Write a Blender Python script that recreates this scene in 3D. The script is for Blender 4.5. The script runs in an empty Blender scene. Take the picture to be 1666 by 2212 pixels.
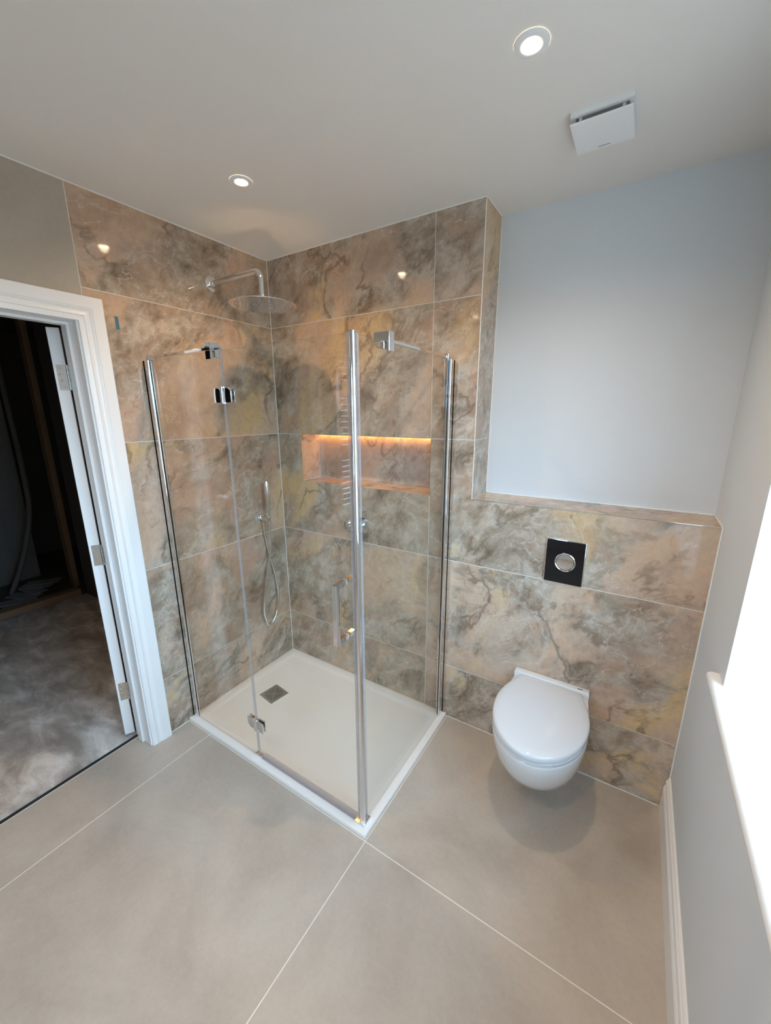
import bpy, bmesh, math, random
from mathutils import Vector, Matrix

random.seed(4)
S = bpy.context.scene
COL = S.collection

# ------------------------------------------------------------------ camera, world, exposure
H = 2.4705            # ceiling height
XR = 2.1877           # right (window) wall
YB = -3.30            # wall behind the camera
F_PX = 855.255
cam_d = bpy.data.cameras.new('camera')
cam_d.sensor_fit = 'HORIZONTAL'
cam_d.sensor_width = 36.0
cam_d.lens = F_PX / 1666.0 * 36.0
cam_d.clip_start = 0.02
cam = bpy.data.objects.new('camera', cam_d)
COL.objects.link(cam)
right = Vector((0.844468358, 0.535590786, -0.003962620))
down = Vector((0.126931858, -0.207310700, -0.970005452))
fwd = Vector((-0.520347476, 0.818635929, -0.243050861))
m3 = Matrix((right, -down, -fwd)).transposed()
cam.matrix_world = Matrix.Translation((1.9018, -1.7560, 1.6388)) @ m3.to_4x4()
S.camera = cam

S.view_settings.view_transform = 'Standard'
S.view_settings.look = 'None'
S.view_settings.gamma = 1.0
S.view_settings.use_curve_mapping = False
S.view_settings.exposure = 0.14
S.cycles.max_bounces = 6
S.cycles.diffuse_bounces = 4
S.cycles.glossy_bounces = 3
S.cycles.transmission_bounces = 4
S.cycles.transparent_max_bounces = 24
S.cycles.caustics_reflective = True
S.cycles.blur_glossy = 0.1
S.cycles.sample_clamp_indirect = 60.0
S.cycles.use_denoising = True

SKY_STRENGTH = 13.3
LAMP_W = 25.0
w = bpy.data.worlds.new('overcast_sky')
S.world = w
w.use_nodes = True
bg = w.node_tree.nodes['Background']
bg.inputs['Color'].default_value = (0.68, 0.86, 1.0, 1)
bg.inputs['Strength'].default_value = SKY_STRENGTH
# bright overcast sky above the horizon, dull ground below it
_nt = w.node_tree
_tc = _nt.nodes.new('ShaderNodeTexCoord'); _sx = _nt.nodes.new('ShaderNodeSeparateXYZ'); _cr = _nt.nodes.new('ShaderNodeValToRGB')
_nt.links.new(_tc.outputs['Generated'], _sx.inputs[0]); _nt.links.new(_sx.outputs['Z'], _cr.inputs[0]); _nt.links.new(_cr.outputs[0], bg.inputs['Color'])
_el = _cr.color_ramp.elements
_el[0].position = 0.0; _el[0].color = (0.15, 0.155, 0.15, 1); _el[1].position = 0.03; _el[1].color = (0.43, 0.72, 1.0, 1)

# window opening in the right wall
WY0, WY1, WZ0, WZ1 = -1.66, -0.434, 0.887, 2.20
XGLASS = XR + 0.28
# guessed second window, added unseen behind the camera to light the towel rail
VX0, VX1, VZ0, VZ1 = 0.62, 1.40, 1.00, 2.10
YGLASS = YB - 0.10


def portal(loc, rot, sx, sy):
    port = bpy.data.lights.new('window_portal', 'AREA')
    port.shape = 'RECTANGLE'
    port.size = sx
    port.size_y = sy
    port.cycles.is_portal = True
    port_o = bpy.data.objects.new('window_portal', port)
    COL.objects.link(port_o)
    port_o.location = loc
    port_o.rotation_euler = rot


portal((XGLASS + 0.06, (WY0 + WY1) / 2, (WZ0 + WZ1) / 2), (0, math.radians(90), 0), WZ1 - WZ0, WY1 - WY0)
portal(((VX0 + VX1) / 2, YGLASS - 0.06, (VZ0 + VZ1) / 2), (math.radians(90), 0, 0), VX1 - VX0, VZ1 - VZ0)


# ------------------------------------------------------------------ helpers
def link(o, parent=None):
    COL.objects.link(o)
    if parent is not None:
        o.parent = parent
    return o


def tag(o, label=None, cat=None, group=None, kind=None):
    if label: o['label'] = label
    if cat: o['category'] = cat
    if group: o['group'] = group
    if kind: o['kind'] = kind
    return o


def empty(name, loc=(0, 0, 0), parent=None):
    o = bpy.data.objects.new(name, None)
    o.empty_display_size = 0.05
    link(o, parent)
    o.location = loc
    return o


class MB:
    """collects shapes for one mesh object, in world coordinates"""
    def __init__(self):
        self.bm = bmesh.new()

    def _add(self, vs, fs):
        v = [self.bm.verts.new(p) for p in vs]
        out = []
        for f in fs:
            try:
                out.append(self.bm.faces.new([v[i] for i in f]))
            except ValueError:
                pass
        return v, out

    def box(self, lo, hi, bevel=0.0, seg=2, mat=None):
        x0, y0, z0 = lo; x1, y1, z1 = hi
        vs = [(x0, y0, z0), (x1, y0, z0), (x1, y1, z0), (x0, y1, z0),
              (x0, y0, z1), (x1, y0, z1), (x1, y1, z1), (x0, y1, z1)]
        if mat is not None:
            vs = [tuple(mat @ Vector(p)) for p in vs]
        v, f = self._add(vs, [(0, 3, 2, 1), (4, 5, 6, 7), (0, 1, 5, 4), (1, 2, 6, 5), (2, 3, 7, 6), (3, 0, 4, 7)])
        if bevel > 0:
            es = list({e for fc in f for e in fc.edges})
            bmesh.ops.bevel(self.bm, geom=es, offset=bevel, segments=seg, affect='EDGES', profile=0.5)
        return self

    def prism(self, poly, axis, a, b, bevel=0.0, seg=2):
        """poly: 2D points in the two remaining axes (cyclic order xyz), extruded along axis from a to b"""
        n = len(poly)
        def p3(p, t):
            if axis == 0: return (t, p[0], p[1])
            if axis == 1: return (p[0], t, p[1])
            return (p[0], p[1], t)
        vs = [p3(p, a) for p in poly] + [p3(p, b) for p in poly]
        fs = [tuple(range(n)), tuple(range(2 * n - 1, n - 1, -1))]
        for i in range(n):
            j = (i + 1) % n
            fs.append((i, j, n + j, n + i))
        v, f = self._add(vs, fs)
        if bevel > 0:
            es = list({e for fc in f[:2] for e in fc.edges})
            bmesh.ops.bevel(self.bm, geom=es, offset=bevel, segments=seg, affect='EDGES', profile=0.5)
        return self

    def tube(self, pts, r, n=14, closed=False, caps=True):
        pts = [Vector(p) for p in pts]
        rs = r if isinstance(r, (list, tuple)) else [r] * len(pts)
        t0 = (pts[1] - pts[0]).normalized()
        up = Vector((0, 0, 1)) if abs(t0.z) < 0.9 else Vector((1, 0, 0))
        nrm = (up - t0 * up.dot(t0)).normalized()
        rings = []
        for i, p in enumerate(pts):
            if i == 0: t = t0
            elif i == len(pts) - 1: t = (pts[i] - pts[i - 1]).normalized()
            else: t = ((pts[i + 1] - pts[i]).normalized() + (pts[i] - pts[i - 1]).normalized()).normalized()
            nrm = (nrm - t * nrm.dot(t)).normalized()
            b = t.cross(nrm)
            rings.append([self.bm.verts.new(p + (nrm * math.cos(2 * math.pi * k / n) + b * math.sin(2 * math.pi * k / n)) * rs[i]) for k in range(n)])
        for i in range(len(rings) - 1):
            for k in range(n):
                self.bm.faces.new((rings[i][k], rings[i][(k + 1) % n], rings[i + 1][(k + 1) % n], rings[i + 1][k]))
        if caps:
            self.bm.faces.new(rings[0][::-1]); self.bm.faces.new(rings[-1])
        return self

    def lathe(self, prof, origin, axis=(0, 0, 1), n=48):
        """prof: (radius, height) along axis"""
        ax = Vector(axis).normalized()
        up = Vector((0, 0, 1)) if abs(ax.z) < 0.9 else Vector((1, 0, 0))
        u = ax.cross(up).normalized(); v = ax.cross(u)
        o = Vector(origin)
        rings = []
        for (r, h) in prof:
            if r < 1e-6:
                rings.append([self.bm.verts.new(o + ax * h)])
            else:
                rings.append([self.bm.verts.new(o + ax * h + (u * math.cos(2 * math.pi * k / n) + v * math.sin(2 * math.pi * k / n)) * r) for k in range(n)])
        for a, b in zip(rings[:-1], rings[1:]):
            for k in range(n):
                k2 = (k + 1) % n
                if len(a) == 1 and len(b) == 1: continue
                if len(a) == 1: self.bm.faces.new((a[0], b[k], b[k2]))
                elif len(b) == 1: self.bm.faces.new((a[k], a[k2], b[0]))
                else: self.bm.faces.new((a[k], a[k2], b[k2], b[k]))
        return self

    def loft(self, rings, cap0=True, cap1=True):
        vr = [[self.bm.verts.new(p) for p in r] for r in rings]
        n = len(vr[0])
        for a, b in zip(vr[:-1], vr[1:]):
            for k in range(n):
                self.bm.faces.new((a[k], a[(k + 1) % n], b[(k + 1) % n], b[k]))
        if cap0: self.bm.faces.new(vr[0][::-1])
        if cap1: self.bm.faces.new(vr[-1])
        return self

    def build(self, name, mat, parent=None, smooth=False, angle=35, origin=None):
        bmesh.ops.recalc_face_normals(self.bm, faces=self.bm.faces)
        if origin is None:
            lo = Vector((1e9,) * 3); hi = Vector((-1e9,) * 3)
            for v in self.bm.verts:
                for i in range(3):
                    lo[i] = min(lo[i], v.co[i]); hi[i] = max(hi[i], v.co[i])
            origin = (lo + hi) / 2
        origin = Vector(origin)
        bmesh.ops.translate(self.bm, verts=self.bm.verts, vec=-origin)
        if smooth:
            lim = math.radians(angle)
            for e in self.bm.edges:
                e.smooth = not (len(e.link_faces) == 2 and e.calc_face_angle(0) > lim)
            for f in self.bm.faces: f.smooth = True
        me = bpy.data.meshes.new(name)
        self.bm.to_mesh(me); self.bm.free()
        me.materials.append(mat)
        o = bpy.data.objects.new(name, me)
        link(o, parent)
        off = Vector((0, 0, 0))
        p = parent
        while p is not None:
            off += p.location; p = p.parent
        o.location = origin - off
        return o


def struct(o):
    o['kind'] = 'structure'
    return o


# ------------------------------------------------------------------ materials
def mat_new(name):
    m = bpy.data.materials.new(name); m.use_nodes = True
    nt = m.node_tree
    b = nt.nodes['Principled BSDF']
    return m, nt, b


def plain(name, col, rough=0.5, metal=0.0, ior=1.5, bump=0.0, bscale=200.0, coat=0.0):
    m, nt, b = mat_new(name)
    b.inputs['Base Color'].default_value = (*col, 1)
    b.inputs['Roughness'].default_value = rough
    b.inputs['Metallic'].default_value = metal
    b.inputs['IOR'].default_value = ior
    b.inputs['Coat Weight'].default_value = coat
    if bump > 0:
        g = nt.nodes.new('ShaderNodeNewGeometry')
        n = nt.nodes.new('ShaderNodeTexNoise'); n.inputs['Scale'].default_value = bscale; n.inputs['Detail'].default_value = 3
        bp = nt.nodes.new('ShaderNodeBump'); bp.inputs['Strength'].default_value = bump; bp.inputs['Distance'].default_value = 0.002
        nt.links.new(g.outputs['Position'], n.inputs['Vector'])
        nt.links.new(n.outputs['Fac'], bp.inputs['Height'])
        nt.links.new(bp.outputs['Normal'], b.inputs['Normal'])
    return m


def N(nt, t, **kw):
    n = nt.nodes.new(t)
    for k, v in kw.items():
        if k in n.inputs: n.inputs[k].default_value = v
        else: setattr(n, k, v)
    return n


def ramp(nt, fac, stops):
    r = nt.nodes.new('ShaderNodeValToRGB')
    el = r.color_ramp.elements
    while len(el) > 1: el.remove(el[-1])
    el[0].position = stops[0][0]; el[0].color = (*stops[0][1], 1)
    for p, c in stops[1:]:
        e = el.new(p); e.color = (*c, 1)
    nt.links.new(fac, r.inputs['Fac'])
    return r.outputs['Color']


def mixc(nt, fac, a, b, mode='MIX'):
    n = nt.nodes.new('ShaderNodeMix'); n.data_type = 'RGBA'; n.blend_type = mode
    if isinstance(fac, (int, float)): n.inputs[0].default_value = fac
    else: nt.links.new(fac, n.inputs[0])
    for v, i in ((a, 6), (b, 7)):
        if isinstance(v, tuple): n.inputs[i].default_value = (*v, 1)
        else: nt.links.new(v, n.inputs[i])
    return n.outputs[2]


def mathn(nt, op, a, b=None, clamp=False):
    n = nt.nodes.new('ShaderNodeMath'); n.operation = op; n.use_clamp = clamp
    for i, v in enumerate((a, b)):
        if v is None: continue
        if isinstance(v, (int, float)): n.inputs[i].default_value = v
        else: nt.links.new(v, n.inputs[i])
    return n.outputs[0]


def smooth(nt, v, lo, hi):
    n = nt.nodes.new('ShaderNodeMapRange'); n.interpolation_type = 'SMOOTHSTEP'
    nt.links.new(v, n.inputs[0]); n.inputs[1].default_value = lo; n.inputs[2].default_value = hi
    return n.outputs[0]


def make_marble():
    m, nt, b = mat_new('onyx_marble_tile')
    L = nt.links
    g = N(nt, 'ShaderNodeNewGeometry')
    oi = N(nt, 'ShaderNodeObjectInfo')
    sc = N(nt, 'ShaderNodeVectorMath', operation='SCALE'); sc.inputs['Scale'].default_value = 23.0
    L.new(oi.outputs['Color'], sc.inputs[0])
    ad = N(nt, 'ShaderNodeVectorMath', operation='ADD')
    L.new(g.outputs['Position'], ad.inputs[0]); L.new(sc.outputs[0], ad.inputs[1])
    def noise(vec, scale, detail=4.0, rough=0.55, dist=0.0, out='Fac', off=0.0):
        n = N(nt, 'ShaderNodeTexNoise'); n.inputs['Scale'].default_value = scale; n.inputs['Detail'].default_value = detail
        n.inputs['Roughness'].default_value = rough; n.inputs['Distortion'].default_value = dist
        if off:
            o = N(nt, 'ShaderNodeVectorMath', operation='ADD'); o.inputs[1].default_value = (off, off * 1.7, -off)
            L.new(vec, o.inputs[0]); vec = o.outputs[0]
        L.new(vec, n.inputs['Vector']); return n.outputs[out]
    def warp(vec, scale, amt, det=3):
        wv = noise(vec, scale, det, 0.5, 0, 'Color')
        ws = N(nt, 'ShaderNodeVectorMath', operation='MULTIPLY_ADD'); ws.inputs[1].default_value = (amt,) * 3
        L.new(wv, ws.inputs[0]); L.new(vec, ws.inputs[2]); return ws.outputs[0]
    def diag(vec, d, st):
        """coordinates compressed along direction d, so that fields and veins run along it on both tiled walls"""
        d1 = Vector(d).normalized(); d2 = d1.cross(Vector((1, -1, 0))).normalized(); d3 = d1.cross(d2)
        cb = N(nt, 'ShaderNodeCombineXYZ')
        for i, (dd, k) in enumerate(((d1, 1.0 / st), (d2, 1.0), (d3, 1.0))):
            dt = N(nt, 'ShaderNodeVectorMath', operation='DOT_PRODUCT'); dt.inputs[1].default_value = dd * k
            L.new(vec, dt.inputs[0]); L.new(dt.outputs['Value'], cb.inputs[i])
        return cb.outputs[0]
    def mul(*v):
        r = v[0]
        for q in v[1:]: r = mathn(nt, 'MULTIPLY', r, q)
        return r
    def ridge(v, c, width):
        return mathn(nt, 'SUBTRACT', 1.0, smooth(nt, mathn(nt, 'ABSOLUTE', mathn(nt, 'SUBTRACT', v, c)), 0.0, width))
    P = warp(ad.outputs[0], 2.0, 0.22)
    D = diag(P, (1, 1, 1.15), 2.3)
    # smooth honey / rose ground
    c1 = noise(D, 2.2, 4, 0.5)
    honey = ramp(nt, c1, [(0.34, (0.430, 0.315, 0.240)), (0.45, (0.555, 0.400, 0.300)), (0.54, (0.610, 0.430, 0.300)), (0.64, (0.590, 0.455, 0.350))])
    rose = noise(D, 4.2, 7, 0.60, 0.2, off=4.0)
    honey = mixc(nt, mul(smooth(nt, rose, 0.50, 0.64), 0.60), honey, (0.450, 0.285, 0.200))
    E_ = diag(P, (1, 1, 2.2), 3.4)
    gd = noise(E_, 3.0, 2, 0.4, 0.05, off=9.0)
    honey = mixc(nt, mul(smooth(nt, gd, 0.57, 0.70), 0.75), honey, (0.690, 0.480, 0.240))
    # rough grey-brown crystalline fields
    gf = noise(D, 2.3, 7, 0.60, 0.12, off=15.0)
    gmask = smooth(nt, gf, 0.445, 0.53)
    mot = noise(diag(P, (1, 1, 1.15), 1.5), 8.5, 7, 0.72, 0.25, off=2.0)
    grey = ramp(nt, mot, [(0.33, (0.185, 0.135, 0.095)), (0.43, (0.340, 0.270, 0.205)), (0.52, (0.445, 0.370, 0.295)), (0.66, (0.580, 0.515, 0.445))])
    rust = noise(P, 5.0, 6, 0.6, 0.3, off=21.0)
    grey = mixc(nt, mul(smooth(nt, rust, 0.50, 0.64), 0.65), grey, (0.440, 0.290, 0.200))
    W2 = warp(P, 9.0, 0.10, 4)
    vo = N(nt, 'ShaderNodeTexVoronoi', feature='DISTANCE_TO_EDGE'); vo.inputs['Scale'].default_value = 7.0
    L.new(W2, vo.inputs['Vector'])
    pale = mathn(nt, 'SUBTRACT', 1.0, smooth(nt, vo.outputs['Distance'], 0.0, 0.022))
    grey = mixc(nt, mul(pale, smooth(nt, mot, 0.42, 0.58), 0.60), grey, (0.64, 0.59, 0.53))
    base = mixc(nt, mul(gmask, 0.92), honey, grey)
    gd2 = noise(E_, 2.4, 3, 0.45, 0.05, off=44.0)
    base = mixc(nt, mul(smooth(nt, gd2, 0.575, 0.67), 0.62), base, (0.680, 0.470, 0.245))
    # dark seams where the fields meet
    dn = smooth(nt, noise(P, 2.6, 5, 0.6, off=30.0), 0.47, 0.62)
    base = mixc(nt, mul(ridge(gf, 0.535, 0.030), dn, 0.60), base, (0.170, 0.120, 0.080))
    base = mixc(nt, mul(ridge(gf, 0.600, 0.012), smooth(nt, mot, 0.46, 0.58), 0.42), base, (0.150, 0.110, 0.075))
    hair = noise(D, 2.2, 6, 0.6, 0.2, off=37.0)
    base = mixc(nt, mul(ridge(hair, 0.5, 0.006), smooth(nt, rose, 0.44, 0.56), 0.45), base, (0.230, 0.160, 0.110))
    base = mixc(nt, mul(ridge(hair, 0.55, 0.005), 0.40), base, (0.70, 0.64, 0.56))
    V_ = diag(warp(P, 6.0, 0.07, 5), (1, 1, 1.1), 5.0)
    vn = noise(V_, 2.3, 6, 0.55, 0.0, off=51.0)
    vmask = smooth(nt, noise(P, 3.0, 4, 0.55, off=57.0), 0.46, 0.60)
    base = mixc(nt, mul(ridge(vn, 0.5, 0.020), vmask, 0.62), base, (0.150, 0.105, 0.070))
    base = mixc(nt, mul(ridge(vn, 0.57, 0.012), vmask, 0.35), base, (0.70, 0.62, 0.53))
    fine = noise(P, 30, 5, 0.7, 0.2)
    f2 = ramp(nt, fine, [(0.32, (0.88, 0.875, 0.87)), (0.68, (1.08, 1.08, 1.08))])
    base = mixc(nt, 1.0, base, f2, 'MULTIPLY')
    L.new(base, b.inputs['Base Color'])
    b.inputs['Roughness'].default_value = 0.06
    b.inputs['IOR'].default_value = 1.45
    return m


def make_concrete(name, c0, c1, rough, scale=2.2):
    m, nt, b = mat_new(name)
    L = nt.links
    g = N(nt, 'ShaderNodeNewGeometry')
    n = N(nt, 'ShaderNodeTexNoise'); n.inputs['Scale'].default_value = scale; n.inputs['Detail'].default_value = 8; n.inputs['Roughness'].default_value = 0.62
    n.inputs['Distortion'].default_value = 0.4
    L.new(g.outputs['Position'], n.inputs['Vector'])
    n2 = N(nt, 'ShaderNodeTexNoise'); n2.inputs['Scale'].default_value = 55; n2.inputs['Detail'].default_value = 6; n2.inputs['Roughness'].default_value = 0.75
    L.new(g.outputs['Position'], n2.inputs['Vector'])
    a = mathn(nt, 'ADD', mathn(nt, 'MULTIPLY', n.outputs['Fac'], 0.75), mathn(nt, 'MULTIPLY', n2.outputs['Fac'], 0.25))
    L.new(ramp(nt, a, [(0.36, c0), (0.62, c1)]), b.inputs['Base Color'])
    b.inputs['Roughness'].default_value = rough
    b.inputs['IOR'].default_value = 1.45
    return m


def make_glass(name, tint, ior=1.5, base=0.0):
    """thin clear safety glass: straight-through transmission with fresnel mirror on top"""
    m = bpy.data.materials.new(name); m.use_nodes = True
    nt = m.node_tree; nt.nodes.clear()
    out = nt.nodes.new('ShaderNodeOutputMaterial')
    tr = nt.nodes.new('ShaderNodeBsdfTransparent'); tr.inputs['Color'].default_value = (*tint, 1)
    gl = nt.nodes.new('ShaderNodeBsdfGlossy'); gl.inputs['Roughness'].default_value = 0.0
    lw = nt.nodes.new('ShaderNodeLayerWeight')
    f0 = ((ior - 1) / (ior + 1)) ** 2
    fr = mathn(nt, 'ADD', mathn(nt, 'MULTIPLY', mathn(nt, 'POWER', lw.outputs['Facing'], 5.0), 1.0 - f0), f0)   # Schlick
    mx = nt.nodes.new('ShaderNodeMixShader')
    nt.links.new(fr, mx.inputs[0]); nt.links.new(tr.outputs[0], mx.inputs[1]); nt.links.new(gl.outputs[0], mx.inputs[2])
    nt.links.new(mx.outputs[0], out.inputs['Surface'])
    return m


def emit(name, col, strength):
    m = bpy.data.materials.new(name); m.use_nodes = True
    nt = m.node_tree; nt.nodes.clear()
    out = nt.nodes.new('ShaderNodeOutputMaterial')
    e = nt.nodes.new('ShaderNodeEmission'); e.inputs['Color'].default_value = (*col, 1); e.inputs['Strength'].default_value = strength
    nt.links.new(e.outputs[0], out.inputs['Surface'])
    return m


M = {}
M['marble'] = make_marble()
M['grout'] = plain('white_grout', (0.88, 0.85, 0.80), 0.8)
M['floor_tile'] = make_concrete('stone_floor_tile', (0.415, 0.355, 0.295), (0.555, 0.490, 0.420), 0.36)
M['wall_tile'] = make_concrete('stone_wall_tile', (0.40, 0.345, 0.275), (0.50, 0.435, 0.355), 0.30)
M['paint'] = plain('white_wall_paint', (0.685, 0.715, 0.735), 0.6, bump=0.03, bscale=300)
M['ceiling'] = plain('ceiling_paint', (0.80, 0.765, 0.715), 0.75, bump=0.02, bscale=250)
M['gloss'] = plain('white_satin_woodwork', (0.86, 0.86, 0.86), 0.28)
M['caulk'] = plain('white_silicone', (0.86, 0.84, 0.80), 0.4)
M['chrome'] = plain('polished_chrome', (0.86, 0.87, 0.89), 0.06, 1.0)
M['chrome_head'] = plain('shower_rose_steel', (0.90, 0.88, 0.84), 0.14, 1.0)
M['steel'] = plain('brushed_steel', (0.55, 0.54, 0.51), 0.32, 1.0)
M['hinge_steel'] = plain('satin_hinge_steel', (0.72, 0.71, 0.68), 0.30, 1.0)
M['dark'] = plain('painted_shade', (0.02, 0.02, 0.02), 0.7)  # near-black standing for shade in the doorway gap and drain
M['ceramic'] = plain('white_ceramic', (0.76, 0.77, 0.78), 0.05, coat=0.3)
M['seat'] = plain('white_seat_plastic', (0.68, 0.70, 0.73), 0.09)
M['tray'] = plain('cast_stone_tray', (0.90, 0.87, 0.84), 0.45, bump=0.10, bscale=60)
M['glass'] = make_glass('clear_shower_glass', (0.955, 0.965, 0.955))
M['seal'] = make_glass('clear_plastic_seal', (0.90, 0.89, 0.90), 1.3)
_nt = M['seal'].node_tree       # slightly milky plastic
_out = next(n for n in _nt.nodes if n.type == 'OUTPUT_MATERIAL'); _src = _out.inputs['Surface'].links[0].from_socket
_df = _nt.nodes.new('ShaderNodeBsdfDiffuse'); _df.inputs['Color'].default_value = (0.62, 0.61, 0.64, 1)
_mx = _nt.nodes.new('ShaderNodeMixShader'); _mx.inputs[0].default_value = 0.30
_nt.links.new(_src, _mx.inputs[1]); _nt.links.new(_df.outputs[0], _mx.inputs[2]); _nt.links.new(_mx.outputs[0], _out.inputs['Surface'])
M['pane'] = make_glass('window_glass', (0.97, 0.985, 0.99))
M['black'] = plain('black_glass', (0.006, 0.006, 0.008), 0.03)
M['grey_plastic'] = plain('grey_rubber', (0.30, 0.30, 0.31), 0.5)
M['mark'] = plain('grey_print', (0.12, 0.12, 0.13), 0.5)
M['plastic'] = plain('white_plastic', (0.82, 0.83, 0.83), 0.35)
M['tape'] = plain('blue_tape', (0.06, 0.16, 0.22), 0.6)
M['timber'] = plain('raw_timber', (0.40, 0.25, 0.14), 0.8)
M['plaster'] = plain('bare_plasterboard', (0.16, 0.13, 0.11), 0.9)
M['board'] = plain('grey_board', (0.30, 0.28, 0.26), 0.8)
M['conduit'] = plain('grey_conduit', (0.22, 0.20, 0.18), 0.5)
M['debris'] = plain('grey_offcut', (0.36, 0.36, 0.37), 0.8)
M['lens'] = emit('warm_lamp_lens', (1.0, 0.74, 0.45), 60.0)
M['led'] = emit('warm_led_strip', (1.0, 0.44, 0.12), 26.0)


def make_carpet():
    m, nt, b = mat_new('plush_carpet')
    L = nt.links
    g = N(nt, 'ShaderNodeNewGeometry')
    mp = N(nt, 'ShaderNodeMapping'); mp.inputs['Scale'].default_value = (1.0, 2.0, 1.0); mp.inputs['Rotation'].default_value = (0, 0, 0.5)
    L.new(g.outputs['Position'], mp.inputs['Vector'])
    n = N(nt, 'ShaderNodeTexNoise'); n.inputs['Scale'].default_value = 4.2; n.inputs['Detail'].default_value = 6; n.inputs['Roughness'].default_value = 0.6; n.inputs['Distortion'].default_value = 0.5
    L.new(mp.outputs[0], n.inputs['Vector'])
    n2 = N(nt, 'ShaderNodeTexNoise'); n2.inputs['Scale'].default_value = 320; n2.inputs['Detail'].default_value = 2
    L.new(g.outputs['Position'], n2.inputs['Vector'])
    a = mathn(nt, 'ADD', mathn(nt, 'MULTIPLY', n.outputs['Fac'], 0.8), mathn(nt, 'MULTIPLY', n2.outputs['Fac'], 0.2))
    L.new(ramp(nt, a, [(0.40, (0.36, 0.31, 0.27)), (0.52, (0.60, 0.55, 0.50)), (0.62, (0.86, 0.82, 0.78))]), b.inputs['Base Color'])
    b.inputs['Roughness'].default_value = 1.0
    b.inputs['Sheen Weight'].default_value = 0.3
    bp = N(nt, 'ShaderNodeBump'); bp.inputs['Strength'].default_value = 0.6; bp.inputs['Distance'].default_value = 0.004
    L.new(n2.outputs['Fac'], bp.inputs['Height']); L.new(bp.outputs['Normal'], b.inputs['Normal'])
    return m


M['carpet'] = make_carpet()

# ------------------------------------------------------------------ the room shell
G = 0.0016      # half grout joint
TT = 0.002      # tile thickness proud of the grout
Z4, Z3, Z2, Z1 = 0.3168, 0.9168, 1.5168, 2.1168
XJ, XB, DB, ZL = 1.0463, 1.267, 0.2025, 1.2423
XN, ZN, DN = 0.1911, 1.2391, 0.1576
YM = -0.9528
DY0, DY1, DZ = -1.80, -0.992, 1.992        # clear door opening (inside the lining)
WT = 0.125                                  # left wall thickness

# floor
fl = MB().box((-WT, YB - 0.14, -0.08), (XR + 0.12, 0.35, -0.0012)).build('floor', M['grout']); struct(fl)
def tile(parent, mat, lo, hi, bevel=0.0006, seed=None):
    o = MB().box(lo, hi, bevel, 1).build('tile', mat, parent)
    r = random.random if seed is None else random.Random(seed).random
    o.color = (r(), r(), r(), 1)
    return o
xs = [-WT + 0.004, 0.1833, 1.1865, XR]
ys = [YB, -1.7897, -0.7897, -0.0015]
for i in range(3):
    for j in range(3):
        x0, x1, y0, y1 = xs[i], xs[i + 1], ys[j], ys[j + 1]
        if i == 0:      # narrow cut along the door wall, reaching into the doorway only where the opening is
            x0 = 0.0
            if j == 1:
                MB().prism([(0.0, y0 + G), (x1 - G, y0 + G), (x1 - G, y1 - G), (0.0, y1 - G), (0.0, DY1), (-WT + 0.006, DY1), (-WT + 0.006, DY0), (0.0, DY0)] if DY0 > y0 + G else
                           [(-WT + 0.006, y0 + G), (x1 - G, y0 + G), (x1 - G, y1 - G), (0.0, y1 - G), (0.0, DY1), (-WT + 0.006, DY1)], 2, -0.003, 0.0).build('tile', M['floor_tile'], fl)
                continue
        tile(fl, M['floor_tile'], (x0 + G, y0 + G, -0.003), (x1 - G, y1 - G, 0.0))

# ceiling
ce = MB().box((-WT, YB - 0.14, H), (XR + 0.4, 0.35, H + 0.1)).build('ceiling', M['ceiling']); struct(ce)

# left wall with doorway
wl = MB()
wl.box((-WT, DY1 + 0.028, -0.05), (-TT, 0.35, H))
wl.box((-WT, YB, -0.05), (-TT, DY0 - 0.028, H))
wl.box((-WT, DY0 - 0.028, DZ + 0.028), (-TT, DY1 + 0.028, H))
wl = wl.build('wall_left', M['grout']); struct(wl)
rows = [(0.0, Z4), (Z4, Z3), (Z3, Z2), (Z2, Z1), (Z1, H)]
for k, (a, b_) in enumerate(rows):
    y_end = DY1 + 0.028 if k < 3 else YM
    if k == 3: # around the head of the door frame
        o = MB().prism([(-G, a + G), (-G, b_ - G), (YM + G, b_ - G), (YM + G, DZ + 0.03), (DY1 + 0.03, DZ + 0.03), (DY1 + 0.03, a + G)], 0, -TT, 0.0, 0.0006, 1).build('tile', M['marble'], wl)
        r = random.Random(31); o.color = (r.random(), r.random(), r.random(), 1)
        continue
    tile(wl, M['marble'], (-TT, y_end + G, a + G), (0.0, -G, b_ - G), seed=40 + k)
# stone tiles over the door and behind
tile(wl, M['wall_tile'], (-TT, -1.95, DZ + 0.03), (0.0, YM - G, H - G))
tile(wl, M['wall_tile'], (-TT, DY0 - 0.03 - 0.12, 0.001), (0.0, DY0 - 0.032, DZ + 0.03 - G * 2))
tile(wl, M['wall_tile'], (-TT, YB, 0.001), (0.0, -1.95 - G * 2, 1.2))
tile(wl, M['wall_tile'], (-TT, YB, 1.2 + G * 2), (0.0, -1.95 - G * 2, H - G))

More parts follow.
